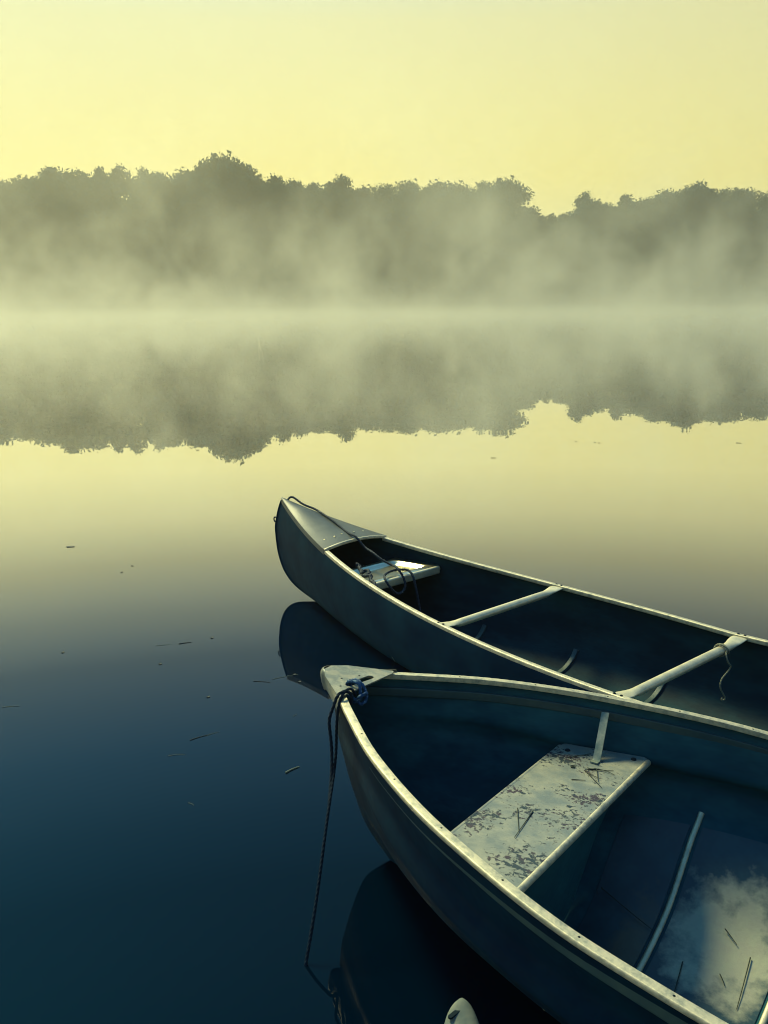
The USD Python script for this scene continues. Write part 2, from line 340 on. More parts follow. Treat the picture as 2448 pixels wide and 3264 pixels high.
for sg in (1, -1):                                                        # skirt of the deck folded down over the hull
    e = np.stack([np.linspace(.004, .63, 26), sg * (c_w(np.linspace(.004, .63, 26)) + .003), c_z(np.linspace(.004, .63, 26)) - .004], 1)
    part('deck_skirt', sweep(e, round_rect(.004, .030, .0015, 2)), M['canoe_deck'], canoe, 50)
stem_pts = np.array([(a, 0, b) for a, b in stemv(np.linspace(.12, .99, 30))]) + np.array([-.003, 0, 0])
part('stem_strip', sweep(stem_pts, circle(.005, 10), None), M['canoe_hull'], canoe, True)
ring_t = trimesh.creation.torus(.014, .004, major_sections=20, minor_sections=8); ring_t.apply_transform(trimesh.transformations.rotation_matrix(math.pi / 2, [1, 0, 0])); ring_t.apply_translation([-.070, 0, .405])
part('bow_ring', ring_t, M['canoe_hull'], canoe, True)
def thwart(s, name):
    w_ = float(c_w(s)); z = float(c_z(s)) - .018
    y = np.linspace(-w_ + .014, w_ - .014, 33); q = np.abs(y) / w_
    sag = .014 * np.clip((q - .72) / .2, 0, 1)
    halfw = np.interp(q, [0, .70, .80, .88, 1], [.021, .021, .026, .034, .030]); halfh = np.interp(q, [0, .70, .86, 1], [.016, .016, .004, .004])
    a = np.arange(14) * 2 * math.pi / 14
    prof = np.stack([halfw[:, None] * np.cos(a), halfh[:, None] * np.sin(a)], -1)
    th = part(name, sweep(np.stack([np.full(33, s), y, z + sag], 1), prof), M['bright_aluminium'], canoe, 60)
    for sg in (1, -1):
        for dx in (-.014, .014):
            part('rivet', rivet(s + dx, sg * (w_ - .011), float(c_z(s)) + .007, .0055), M['hole_dark'], th, True)
thwart(1.63, 'thwart'); thwart(2.515, 'thwart'); thwart(3.4, 'thwart')
# bow seat: moulded tray with a raised rim and a sunk panel
def tray(s0, s1, z):
    ns, nn = 29, 41
    S_, T_ = np.linspace(s0, s1, ns), np.linspace(-1, 1, nn)
    top = np.zeros((ns, nn, 3))
    for i, s in enumerate(S_):
        w_ = float(c_w(s)) - .012
        for j, t in enumerate(T_):
            a, b = min(s - s0, s1 - s), (1 - abs(t)) * w_
            sunk = np.clip((a - .045) / .018, 0, 1) * np.clip((b - .050) / .018, 0, 1)
            lip = np.clip(1 - a / .014, 0, 1) ** 2
            top[i, j] = (s, w_ * t, z - .018 * sunk - .018 * lip)
    bot = top.copy(); bot[..., 2] -= .006
    return cat([grid(top), (grid(bot)[0], grid(bot)[1][:, ::-1]), grid(np.stack([top[0], bot[0]])), grid(np.stack([bot[-1], top[-1]]))])
seat1 = part('bow_seat', tray(.69, .97, .292), M['seat_metal'], canoe, 50)
part('seat_front_lip', sweep(np.stack([np.full(9, .972), np.linspace(-.26, .26, 9), np.full(9, .272)], 1), round_rect(.022, .040, .008)), M['bright_aluminium'], seat1, 50)
for s in (1.25, 1.75, 2.2, 2.75, 3.2):                                   # floor ribs
    hh = C.inner.shape[1] // 2
    yq_ = np.array([(float(np.interp(s, C.inner[:, hh + k, 0], C.inner[:, hh + k, 1])), float(np.interp(s, C.inner[:, hh + k, 0], C.inner[:, hh + k, 2]))) for k in range(0, 14)])
    p = np.array([(s, -y, z + .004) for y, z in yq_[:0:-1]] + [(s, y, z + .004) for y, z in yq_])
    part('floor_rib', sweep(p, round_rect(.025, .012, .004)), M['rail'], canoe, 50)
kv = C.inner[14:-14, C.inner.shape[1] // 2] + np.array([0, 0, .005])
part('keelson', sweep(kv, round_rect(.03, .012, .004)), M['canoe_lining'], canoe, 50)

# near boat ----------------------------------------------------------
B = Bag(); B.loc, B.rot, B.L = (-.160, 2.611), math.degrees(.921) - 90, 3.7
b_w = PchipInterpolator([0, .08, .2, .4, .7, 1.1, 1.6, 2.4, 3.7], [.018, .076, .171, .312, .453, .560, .598, .600, .52])
b_z = PchipInterpolator([0, .3, .8, 1.4, 2.2, 3.7], [.534, .510, .463, .409, .371, .36])
curves = [  # start s, start z, fraction of the beam, z along the boat
    (.25, -.030, .0, PchipInterpolator([.25, .5, 1, 2, 3.7], [-.030, -.055, -.062, -.062, -.04])),
    (.19, .020, .42, PchipInterpolator([.19, .35, .6, .95, 1.5, 2.5, 3.7], [.02, .015, -.002, -.006, -.015, -.03, -.02])),
    (.12, .090, .78, PchipInterpolator([.12, .3, .6, .95, 1.5, 2.5, 3.7], [.09, .12, .13, .14, .11, .06, .05])),
    (.065, .215, .90, PchipInterpolator([.065, .3, .6, .95, 1.5, 3.7], [.215, .22, .20, .185, .17, .15])),
    (.032, .320, .945, PchipInterpolator([.032, .28, .4, .6, .9, 1.5, 3.7], [.320, .315, .29, .255, .228, .215, .20])),
    (.020, .360, .970, PchipInterpolator([.020, .28, .4, .6, .9, 1.5, 3.7], [.360, .348, .325, .285, .255, .24, .225])),
    (.016, .385, .955, PchipInterpolator([.016, .28, .4, .6, .9, 1.5, 3.7], [.385, .372, .350, .312, .280, .265, .25])),
    (.012, .415, .912, PchipInterpolator([.012, .28, .4, .6, .9, 1.5, 3.7], [.415, .402, .382, .345, .312, .295, .28])),
    (.006, .470, .945, PchipInterpolator([.006, .28, .6, .9, 1.5, 3.7], [.470, .452, .405, .375, .345, .32])),
    (.0, .534, 1.0, b_z)]
ub = np.linspace(0, 1, 90) ** 1.6
ctrl = np.zeros((len(ub), len(curves), 3))
for j, (s0, z0, fr, zf) in enumerate(curves):
    s = s0 + (B.L - s0) * ub
    ctrl[:, j, 0] = s
    se = (s - s0) * B.L / (B.L - s0)
    ww = b_w(se) - (.018 * np.exp(-se / .03) if j < 9 else 0)
    frs = fr if j not in (1, 2) else fr * np.clip(.62 + .38 * se / .8, 0, 1)
    ctrl[:, j, 1] = frs * ww
    ctrl[:, j, 2] = zf(s)
dense = PchipInterpolator(np.arange(len(curves)), ctrl, axis=1)(np.linspace(0, len(curves) - 1, 46))
B.mesh, B.full, B.inner = shell(dense, .004)
boat = thing('rowing_boat', 'wide open metal boat with worn plank-wide seat, nearest and lower right', 'boat', (*B.loc, 0), B.rot)
part('hull', B.mesh, M['boat_hull'], boat, 30)
part('hull_lining', grid(B.inner), M['lining'], boat, 30)
tr = B.full[-1]; part('transom', plate(Polygon(tr[:, 1:3]), -.012, .012).apply_transform(np.array([[0, 0, 1, B.L], [1, 0, 0, 0], [0, 1, 0, 0], [0, 0, 0, 1.0]])), M['boat_hull'], boat, 30)
sb = np.linspace(.045, B.L, 120)
lip = np.array([(-.0095, .0070), (-.0086, .008), (.0105, .008), (.0130, .0065), (.0142, .0035), (.0142, -.002), (.0125, -.005), (.008, -.006), (-.006, -.006), (-.006, -.007), (-.0090, -.007), (-.0095, -.006)])
for sg in (1, -1):
    e = np.stack([sb, sg * (b_w(sb) - .012), b_z(sb)], 1)
    pr_ = lip.copy()                                                     # profile's first axis points to starboard when heading aft -> flip for port
    prof = pr_ * np.array([-1, 1]) if sg > 0 else pr_
    part('gunwale', sweep(e, prof), M['old_aluminium'], boat, 50)
    e2 = np.stack([sb, sg * (b_w(sb) - .022), b_z(sb) - .046], 1)
    part('inner_rail', sweep(e2, round_rect(.008, .026, .003)), M['rail'], boat, 50)
for sg in (1, -1):
    for q in np.arange(.30, 2.2, .19):
        part('rivet', rivet(q, sg * (float(b_w(q)) - .0125), float(b_z(q)) + .0078, .0028), M['hole_dark'], boat, True)
# bow plate with a slot and four holes, edges folded down over the hull
zt = .545
slot = LineString([(.105, -.046), (.119, .034)]).buffer(.0105, 8)
outer = Polygon([(-.016, -.012), (-.016, .020), (.02, .052), (.145, .118), (.150, .098), (.137, -.108), (.148, -.136), (.02, -.050)])
outer = outer.buffer(-.006).buffer(.006, 6)
hole_at = [(.064, -.029), (.087, -.017), (.090, .020), (.094, -.070)]
pl = outer.difference(slot)
for h in hole_at: pl = pl.difference(Point(h).buffer(.0036, 8))
def bend(m, zf):
    v, f, _ = meshkit.arrays(m); v = v.copy(); v[:, 2] += zf(v[:, 0]); return v, f
slope = lambda x: (b_z(np.clip(x, 0, 3)) - .534)
bp = part('bow_plate', bend(plate(pl, zt, zt + .004), slope), M['deck_plate'], boat, 30)
for sg in (1, -1):
    s = np.linspace(-.010, .142, 20)
    yy = sg * (np.maximum(b_w(np.clip(s, 0, 1)), .018) + .005)
    ring = []
    for k, (o, dz) in enumerate(((-.004, .0035), (.002, .0020), (.006, -.004), (.0075, -.014), (.006, -.030), (.002, -.052))):
        ring.append(np.stack([s, yy + sg * o, zt + slope(s) + dz], 1))
    ring = np.array(ring); inn = ring[::-1].copy(); inn[..., 1] -= sg * .003; inn[..., 2] -= .003
    part('plate_flange', grid(np.concatenate([ring, inn])), M['deck_plate'], bp, 60)
nose_a = np.linspace(-math.pi / 2, math.pi / 2, 11)
nose = []
for o, dz in ((.018, .0035), (.024, .0015), (.028, -.006), (.029, -.016), (.027, -.034), (.020, -.060)):
    nose.append(np.stack([-.010 - .9 * o * np.cos(nose_a), .004 + o * np.sin(nose_a), np.full(11, zt + dz)], 1))
part('plate_nose', grid(np.array(nose)), M['deck_plate'], bp, 60)
# seat, its box front and its brace
ZS = .335
def inner_half(s, z):
    """Half width inside the hull at (s, z)."""
    i = int(np.argmin(np.abs(B.inner[:, -1, 0] - s))); sec = B.inner[i][B.inner.shape[1] // 2:]
    return float(np.interp(z, sec[:, 2], sec[:, 1]))
s0, s1 = .580, .815
e0, e1 = inner_half(s0, ZS) - .006, inner_half(s1, ZS) - .030
seat_poly = Polygon([(s0, -e0), (s1, -e1), (s1, e1), (s0, e0)]).buffer(-.012).buffer(.012, 5)
seat = part('seat', plate(seat_poly, ZS - .010, ZS), M['worn_seat'], boat, 30)
for s, e in ((s0, e0), (s1, e1)):
    yy = np.linspace(-e + .012, e - .012, 13)
    part('seat_edge', sweep(np.stack([np.full(13, s + (.003 if s == s1 else -.003)), yy, np.full(13, ZS - .0085)], 1), circle(.0095, 12)), M['old_aluminium'] if s == s1 else M['worn_seat'], seat, True)
part('seat_bolt', rivet(s0 + .03, e0 - .035, ZS + .001, .008), M['hole_dark'], seat, True)
part('seat_bolt', rivet(s1 - .03, e1 - .035, ZS + .001, .008), M['hole_dark'], seat, True)
bx0, bx1 = .800, .735
yq = np.linspace(-1, 1, 13)
def floor_z(s, y):
    i = int(np.argmin(np.abs(B.inner[:, B.inner.shape[1] // 2, 0] - s))); sec = B.inner[i][B.inner.shape[1] // 2:]
    return float(np.interp(abs(y), sec[:24, 1], sec[:24, 2]))
front_top = np.stack([np.full(13, bx0), yq * (e1 - .03), np.full(13, ZS - .014)], 1)
front_bot = np.array([(bx1, y * (e1 - .06), floor_z(bx1, y * (e1 - .06)) + .004) for y in yq])
frm = np.stack([front_top, front_bot]); frb = frm.copy(); frb[..., 0] -= .008
part('seat_box_front', grid(np.concatenate([frm, frb[::-1], frm[:1]])), M['box_front'], seat, 30)
ba, bb = np.array([.705, .318, ZS + .002]), np.array([.686, float(b_w(.686)) - .040, float(b_z(.686)) - .030])
brace_pts = resample([ba + [0, -.022, .0015], ba, ba + (bb - ba) * .06 + [0, 0, .002], ba + (bb - ba) * .5, bb], 18, False)
part('seat_brace', sweep(brace_pts, np.array([(-.002, -.011), (.002, -.011), (.002, .011), (-.002, .011)]), (1.0, 0, 0)), M['rib'], boat, 40)
# floor ribs and floor panels between them
rib_s = [.960, 1.262, 1.57, 1.87, 2.2, 2.6, 3.0]
def half_profile(s):
    i = int(np.argmin(np.abs(ctrl[:, 0, 0] - s)))
    # interpolate the inner skin at constant s
    h = B.inner.shape[1] // 2
    return np.array([(float(np.interp(s, B.inner[:, h + k, 0], B.inner[:, h + k, 1])), float(np.interp(s, B.inner[:, h + k, 0], B.inner[:, h + k, 2]))) for k in range(0, 16)])
for s in rib_s:
    hp = half_profile(s)
    p = np.array([(s, -y, z + .004) for y, z in hp[:0:-1]] + [(s, y, z + .004) for y, z in hp])
    part('floor_rib', sweep(resample(p, 41), round_rect(.016, .014, .006)), M['bright_aluminium'], boat, 50)
edges = [.760] + rib_s
for a, b in zip(edges[:-1], edges[1:]):
    xs = np.linspace(a + .016, b - .016, 7)
    for sg in (1, -1):
        top = np.array([[(x, sg * y, z + .003) for y, z in half_profile(x)[0 if sg > 0 else 1:13]] for x in xs])
        bot = top.copy(); bot[..., 2] -= .0025
        g = grid(np.concatenate([top, bot[::-1], top[:1]]))
        mat = M['floor_sun_patch'] if (a, sg) == (.960, 1) else M['floor_faint_sun'] if (a, sg) == (.760, 1) else M['floor_dark']
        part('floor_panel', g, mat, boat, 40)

# third boat: only the pale tip is in view ----------------------------
kay = thing('kayak', 'pale moulded boat tip with a small slot hole, cut by the bottom edge', 'kayak', (.127, 1.556, 0), -80)
ks = np.array([0, .008, .022, .05, .09, .18, .4, .9, 1.4, 1.9, 2.3, 2.42])
kw = PchipInterpolator(ks, [.006, .019, .030, .040, .048, .068, .13, .26, .30, .24, .09, .01])
kt = PchipInterpolator(ks, [.300, .301, .298, .290, .281, .265, .235, .215, .22, .235, .29, .31])
kb = PchipInterpolator(ks, [.285, .262, .235, .20, .16, .07, -.02, -.06, -.07, -.05, .05, .25])
sk = np.r_[np.linspace(0, .12, 22), np.linspace(.14, 2.42, 50)]
ak = np.arange(28) * 2 * math.pi / 28
K = np.zeros((len(sk), 28, 3))
for i, s in enumerate(sk):
    c, hgt = (kt(s) + kb(s)) / 2, (kt(s) - kb(s)) / 2
    K[i, :, 0] = s
    K[i, :, 1] = kw(s) * np.sign(np.cos(ak)) * np.abs(np.cos(ak)) ** .8 + .013 * math.exp(-s / .03)
    K[i, :, 2] = c + hgt * np.sign(np.sin(ak)) * np.abs(np.sin(ak)) ** .8
part('hull', grid(K, True), M['pale_plastic'], kay, True)
sl = LineString([(.024, .002), (.038, -.018)]).buffer(.0042, 6)
kz = lambda x, y: float(kt(x))
part('slot_hole', plate(sl, 0, .004).apply_translation([0, 0, float(kt(.034)) - .0022]), M['hole_dark'], kay, 30)
# ------------------------------------------------------------------ water, far shore
holes_w = [to_world(waterline(C.full, .0015), C.loc, C.rot), to_world(waterline(B.full, .0015), B.loc, B.rot)]
kp = Polygon([(s, y) for s, y in zip(sk, kw(sk)) if kb(s) < 0] + [(s, -y) for s, y in list(zip(sk, kw(sk)))[::-1] if kb(s) < 0])
lake = Polygon([(-900, -900), (900, -900), (900, 178), (-900, 178)])
for h in holes_w: lake = lake.difference(h)
wt = trimesh.creation.triangulate_polygon(lake, engine='earcut')
wv = np.c_[wt[0], np.zeros(len(wt[0]))]; wf = wt[1]
a, b, c = wv[wf[:, 0]], wv[wf[:, 1]], wv[wf[:, 2]]
flip = np.cross(b - a, c - a)[:, 2] < 0; wf = wf.copy(); wf[flip] = wf[flip][:, ::-1]
tag(part('lake_water', (wv, wf), M['water'], smooth=False), kind='structure')

SH = 166.0
gx, gy = np.linspace(-880, 880, 120), SH + np.r_[-2, 0, 1.5, 3, 6, 10, 16, 24, 36, 60, 110, 240, 480, 700]
def ground_z(x, y):
    d = np.asarray(y, float) - SH - 2.5 * (meshkit.noise(np.stack([np.asarray(x, float) / 14, np.zeros_like(np.asarray(x, float)) + .5, np.zeros_like(np.asarray(x, float)) + .5], -1), 3) - .5)
    return np.interp(d, [-6, -1, 0, 2, 8, 30, 80, 900], [-2.2, -.7, -.15, .5, 1.6, 4.5, 7, 9])
X, Y = np.meshgrid(gx, gy, indexing='ij')
gv, gf = grid(np.stack([X, Y, ground_z(X, Y)], -1))
tag(part('far_shore', (gv, gf), M['shore'], smooth=True), kind='structure')

# ------------------------------------------------------------------ trees
rng = np.random.default_rng(11)
def crown_mesh(seed, h, wid, base, lumps, leaves, size, shape='round', open_=0.0):
    g = np.random.default_rng(seed)
    cen, rad = [], []
    for k in range(lumps):
        t = g.uniform(0, 1) ** .8
        z = base + (h - base) * (.06 + .86 * t)
        prof = {'round': math.sqrt(max(.05, 1 - (2 * t - .85) ** 2 * .8)), 'dome': math.sqrt(max(.04, 1 - max(0, t - .45) ** 2 * 3.1)), 'tall': 1 - .55 * t, 'cone': max(.10, 1 - .92 * t)}[shape]
        a = g.uniform(0, 2 * math.pi); rr = wid * prof * g.uniform(.15, .88)
        cen.append((rr * math.cos(a), rr * math.sin(a), z)); rad.append(wid * g.uniform(.15, .33) * (.55 + .45 * prof))
    cen, rad = np.array(cen), np.array(rad)
    top = cen[:, 2] + rad * .8; cen[:, 2] -= np.maximum(0, top - h)
    k = g.choice(lumps, leaves, p=rad ** 2 / (rad ** 2).sum())
    d = g.normal(size=(leaves, 3)); d /= np.linalg.norm(d, axis=1, keepdims=True)
    p = cen[k] + d * (rad[k] * g.uniform(.20, 1.55, leaves) ** .75)[:, None] * np.array([1, 1, .8])
    t1 = g.normal(size=(leaves, 3)); t1 /= np.linalg.norm(t1, axis=1, keepdims=True)
    t2 = np.cross(t1, d + g.normal(size=(leaves, 3)) * .5); t2 /= np.linalg.norm(t2, axis=1, keepdims=True) + 1e-9
    s = (size * g.uniform(.5, 1.35, leaves))[:, None]
    q = np.stack([p - t1 * s, p + t2 * s * .62, p + t1 * s, p - t2 * s * .62], 1)
    f = np.arange(leaves * 4).reshape(-1, 4)
    return (q.reshape(-1, 3), np.vstack([f[:, [0, 1, 2]], f[:, [0, 2, 3]]])), cen
def trunk_mesh(h, r, cen, seed):
    g = np.random.default_rng(seed)
    ms = []
    z = np.linspace(-.6, h * .86, 12); wob = np.cumsum(g.normal(0, .05, (12, 2)), 0)
    p = np.c_[wob, z]; rr = r * (1 - .85 * np.linspace(0, 1, 12) ** 1.1)
    ms.append(sweep(p, circle(1, 8)[None] * rr[:, None, None], None))
    for c in cen[:: max(1, len(cen) // 9)]:
        zb = max(h * .18, c[2] - abs(c[0]) - abs(c[1]) * .6 - 1); i = int(np.argmin(np.abs(z - zb)))
        q = resample([p[i], (p[i] + c) / 2 + [0, 0, -.4], c], 6)
        ms.append(sweep(q, circle(1, 5)[None] * np.linspace(rr[i] * .5, .03, 6)[:, None, None], None))
    return cat(ms)
KINDS = [('round', 20, 5.2, 1.2, 110, 7600, .27), ('dome', 21, 5.6, 1.2, 130, 9000, .27), ('round', 17, 4.6, .6, 90, 6200, .26), ('tall', 22, 4.4, 1.0, 110, 7000, .26),
         ('dome', 18, 5.0, .6, 110, 7200, .26), ('cone', 19, 4.0, .5, 110, 6400, .25), ('round', 19, 4.8, 2.0, 40, 2300, .26), ('tall', 16, 3.6, .4, 90, 5200, .25)]
kinds = []
for k, (shape, h, wid, base, lumps, leaves, size) in enumerate(KINDS):
    path = f'/World/tree_kind_{k:03d}'
    stage.CreateClassPrim(path)
    (cm, cen) = crown_mesh(100 + k, h, wid, base, lumps, leaves, size, shape)
    usdkit.mesh(stage, path + '/trunk', trunk_mesh(h, .28, cen, 200 + k), M['bark'], smooth=True)
    usdkit.mesh(stage, path + '/crown', cm, M['foliage'])
    kinds.append((path, h))
def plant(k, x, y, height, rz, label, group, name='tree', wide=1.0):
    path, h = kinds[k]
    s = height / h
    t = UsdGeom.Xform.Define(stage, '/World/' + numbered('/World', name))
    t.AddTranslateOp().Set(Gf.Vec3d(float(x), float(y), float(ground_z(x, y))))
    t.AddRotateZOp().Set(float(rz)); t.AddScaleOp().Set(Gf.Vec3f(float(s * wide), float(s * wide), float(s)))
    t.GetPrim().GetReferences().AddInternalReference(path); t.GetPrim().SetInstanceable(True)
    tag(t, label, 'tree', group)
# skyline of the photograph: (column, row) of the tree tops on a 1659 x 2212 picture, turned into heights over the lake at the distance where each tree stands
SKX = [-120, 0, 50, 100, 150, 200, 250, 275, 300, 330, 380, 425, 440, 480, 525, 537, 580, 650, 700, 740, 770, 850, 890, 910, 960, 1000, 1050, 1085, 1120, 1160, 1174, 1210, 1230, 1265, 1300, 1330, 1350, 1400, 1440, 1500, 1560, 1600, 1659, 1800]
SKY_ = [362, 366, 356, 345, 352, 345, 341, 360, 350, 346, 345, 350, 325, 319, 328, 357, 355, 365, 378, 364, 380, 378, 366, 380, 378, 374, 378, 370, 384, 402, 434, 434, 410, 405, 415, 426, 405, 404, 390, 380, 384, 384, 394, 398]
def ray(c, row):
    d = fw + (c - 829.5) / 2033 * rt - (row - 1106) / 2033 * up
    return d
def spot(c, y, lift=0.0):
    """Where a tree at distance y has to stand, and how high it reaches, for its top to show at column c of the skyline."""
    d = ray(c, np.interp(c, SKX, SKY_) + lift); t = y / d[1]
    return d[0] * t, CAM_H + d[2] * t
def zone(c):
    for lim, z in ((110, 'at the left edge'), (230, 'in the left skyline'), (400, 'by the bright gap'), (560, 'below the tall dome'), (660, 'right of the tall dome'), (760, 'left of the middle'), (870, 'in the middle'),
                   (980, 'right of the middle'), (1070, 'well left of the notch'), (1160, 'just left of the notch'), (1260, 'in the skyline notch'), (1340, 'just right of the notch'), (1440, 'well right of the notch'), (1560, 'in the right skyline')):
        if c < lim: return z
    return 'at the right edge'
seen = {}
def lab(row, k, c):
    kind = ('broad', 'domed', 'small rounded', 'tall narrow', 'low domed', 'conical', 'thin see-through', 'slender small')[k]
    z = zone(c); n = seen[(row, k, z)] = seen.get((row, k, z), 0) + 1
    return f"{('', 'second ', 'third ', 'fourth ', 'fifth ')[n - 1]}{kind} hazy tree {row}, {z}", 'trees of the hazy wood along the far shore'
random.seed(5)
for row, y0, step, lift, pick, jitter in (('in the rearmost row', 195, 5.4, 16, [0, 1, 4], 2), ('in the back row', 186, 4.6, 4, [0, 1, 3, 4, 2], 3), ('in the middle row', 178, 4.8, 14, [0, 1, 2, 3, 4], 2), ('in the front row', 171.5, 4.6, 70, [0, 2, 4, 5, 7], 1.2)):
    c = -150.0
    while c < 1810:
        y = y0 + random.uniform(-jitter, jitter); k = random.choice(pick)
        x, zt_ = spot(c, y, lift + random.uniform(-3, 12 if lift < 30 else 50))
        h = zt_ - float(ground_z(x, y))
        back = row != 'in the front row'
        if back and 205 < c < 318:
            x, zt_ = spot(c, y, lift + (48 if 236 < c < 284 else 14))
            h = zt_ - float(ground_z(x, y)); k = 7
        if back and 1120 < c < 1250:
            x, zt_ = spot(c, y, lift + (14 if 1165 < c < 1222 else 34))
            h = zt_ - float(ground_z(x, y)); k = 7
        l, g = lab(row, k, c)
        plant(k, x, y, h, random.uniform(0, 360), l, g, wide=1.0 if lift < 30 else .9)
        c += step * 11 * random.uniform(.75, 1.25)
# crowns that stand out in the skyline
for c, k, label, wide in ((482, 1, 'tallest domed tree crown rising above the left skyline', 1.05), (212, 2, 'rounded tree just left of the bright sky gap', .62), (306, 3, 'narrow tall tree just right of the bright sky gap', .62), (256, 6, 'thin see-through tree with bright sky gaps at left', 1.0), (1262, 4, 'rounded tree standing alone right of the skyline notch', .62),
                          (1096, 1, 'broad tree whose crown slopes down into the notch', 1.1), (742, 7, 'small pointed tree top over the middle skyline', .7), (1510, 6, 'feathery thin tree top near the right edge', .9), (104, 2, 'rounded tree top near the left edge', .9)):
    y = 184.0; x, zt_ = spot(c, y, -2)
    plant(k, x, y, zt_ - float(ground_z(x, y)), 40 + c % 90, label, None, wide=wide)
# pale bare stems that show at the edge of the wood
for i, (c, h, lb) in enumerate(((562, 9.5, 'slender pale leaning stem left of the middle, in front of the dark wood'), (1110, 10.0, 'forked pale stem in front of the darkest wood'), (806, 7.0, 'short pale stem at the misty water edge near the middle'), (1312, 8.0, 'thin pale stem right of the notch'))):
    y = 168.2; x = (c - 829.5) / 2033 * y * math.cos(PITCH); z = float(ground_z(x, y))
    t = thing('birch_tree', lb, 'tree', (x, y, z))
    g = np.random.default_rng(300 + i)
    p = np.c_[np.cumsum(g.normal(0, .10, (9, 2)), 0), np.linspace(-.3, h, 9)]
    fork = resample([p[4], p[4] + [.6, .1, h * .25], p[4] + [.9, 0, h * .48]], 6)
    part('trunk', cat([sweep(p, circle(1, 7)[None] * np.linspace(.13, .03, 9)[:, None, None], None), sweep(fork, circle(1, 6)[None] * np.linspace(.07, .02, 6)[:, None, None], None)]), M['pale_bark'], t, True)
    cm, _ = crown_mesh(400 + i, h * 1.1, 1.5, h * .55, 7, 150, .30, 'tall')
    part('crown', cm, M['foliage'], t, False)
# shrubs that hang over the water edge
g = np.random.default_rng(77)
(bm, _) = crown_mesh(900, 3.2, 2.6, .0, 26, 1000, .32, 'dome')
sh = []
for k in range(110):
    x = -92 + k * 1.68 + g.uniform(-1.5, 1.5); y = 168.0 + (k % 3) * 2.2 + g.uniform(-.6, 1.0); s = g.uniform(.7, 1.5); a = g.uniform(0, 6.28)
    R = np.array([[math.cos(a), -math.sin(a), 0], [math.sin(a), math.cos(a), 0], [0, 0, 1]])
    sh.append(((bm[0] * s) @ R.T + [x, y, float(ground_z(x, y)) - .1], bm[1]))
tag(part('shore_undergrowth', cat(sh), M['foliage'], smooth=False), 'low leafy undergrowth along the misty far water edge', 'undergrowth', kind='stuff')

# ------------------------------------------------------------------ ropes, cords, debris
def B2W(p): 
    a = math.radians(B.rot); R = np.array([[math.cos(a), -math.sin(a), 0], [math.sin(a), math.cos(a), 0], [0, 0, 1]])
    return np.asarray(p, float) @ R.T + [*B.loc, 0]
def rope_thing(name, label, catg, loc, rot): return thing(name, label, catg, loc, rot)
r1 = rope_thing('rope', 'dark flecked rope lying over the canoe bow deck and coiled by its seat', 'rope', (*C.loc, 0), C.rot)
dz = lambda s, y: deck_z(s, y) + .008
pts = [(-.070, .012, .405), (-.035, .035, .47), (.03, .045, dz(.03, .03) + .004), (.102, .055, dz(.1, .045)), (.182, .072, dz(.182, .06)), (.30, .060, dz(.3, .06)), (.42, .040, dz(.42, .04)), (.58, .005, dz(.58, .005)), (.645, -.006, dz(.6, 0) - .004),
       (.677, .010, .390), (.767, -.001, .370), (.826, -.003, .350), (.903, .012, .328), (.975, -.020, .328), (1.008, -.012, .28), (1.016, -.017, .244), (1.024, -.059, .226), (1.032, -.110, .254), (1.015, -.140, .304)] + [(.985, -.122, .314), (.945, -.075, .311), (.926, -.020, .311), (.932, .022, .311), (.958, .045, .312), (1.0, .045, .300), (1.03, .040, .25), (1.06, .040, .14), (1.10, .02, .01)]
part('painter', rope_mesh(pts, .0056), M['rope_dark'], r1, True)
kn = [(.778, -.127, .335), (.795, -.118, .330), (.812, -.130, .322), (.840, -.142, .316), (.866, -.160, .318), (.880, -.146, .330), (.905, -.150, .325), (.912, -.172, .318), (.895, -.180, .312), (.930, -.178, .320), (.955, -.182, .326), (.968, -.196, .316), (1.0, -.21, .312), (1.035, -.226, .308), (1.06, -.22, .26)]
part('knotted_end', rope_mesh(kn, .0088), M['rope_dark'], r1, True)

r2 = rope_thing('rope', 'blue rope tied through the slot in the near boat bow plate, hanging to the water', 'rope', (*B.loc, 0), B.rot)
W2B = lambda p: (np.asarray(p, float) - [*B.loc, 0]) @ np.array([[math.cos(math.radians(B.rot)), -math.sin(math.radians(B.rot)), 0], [math.sin(math.radians(B.rot)), math.cos(math.radians(B.rot)), 0], [0, 0, 1]])
zt2 = zt + .004
loop_a = [(.096, -.046, zt - .02), (.104, -.046, zt2 + .001), (.118, -.048, zt2 + .006), (.138, -.044, zt2 + .002), (.148, -.048, zt - .016), (.150, -.055, zt - .035), (.146, -.072, zt - .030), (.138, -.090, zt - .010)]
loop_b = [(.100, -.033, zt - .02), (.108, -.033, zt2 + .001), (.122, -.034, zt2 + .006), (.142, -.036, zt2 + .001), (.154, -.032, zt - .018), (.160, -.038, zt - .038), (.156, -.050, zt - .048), (.148, -.060, zt - .030)]
part('loop', rope_mesh(loop_a, .0046), M['rope_blue'], r2, True)
part('loop', rope_mesh(loop_b, .0046), M['rope_blue'], r2, True)
g = np.random.default_rng(4)
tk = np.linspace(0, 2 * math.pi * 1.5, 26)
knot = np.c_[.150 + .013 * np.sin(2 * tk), -.050 + .017 * np.cos(tk * 1.3), zt - .030 + .013 * np.sin(3 * tk / 1.5)]
part('knot', rope_mesh(knot, .0046), M['rope_blue'], r2, True)
drop = [B2W((.142, -.062, zt - .022)), B2W((.140, -.096, zt + .006)), B2W((.143, -.122, zt - .002)), B2W((.140, -.140, zt - .05))] + [np.array(p) for p in ((-.138, 2.40, .40), (-.152, 2.29, .30), (-.168, 2.19, .20), (-.188, 2.09, .08), (-.206, 2.03, -.01), (-.22, 1.97, -.10))]
part('hanging_line', rope_mesh(W2B(np.array(drop)), .0038), M['rope_wet'], r2, True, label='dark wet line hanging from the bow to the water')
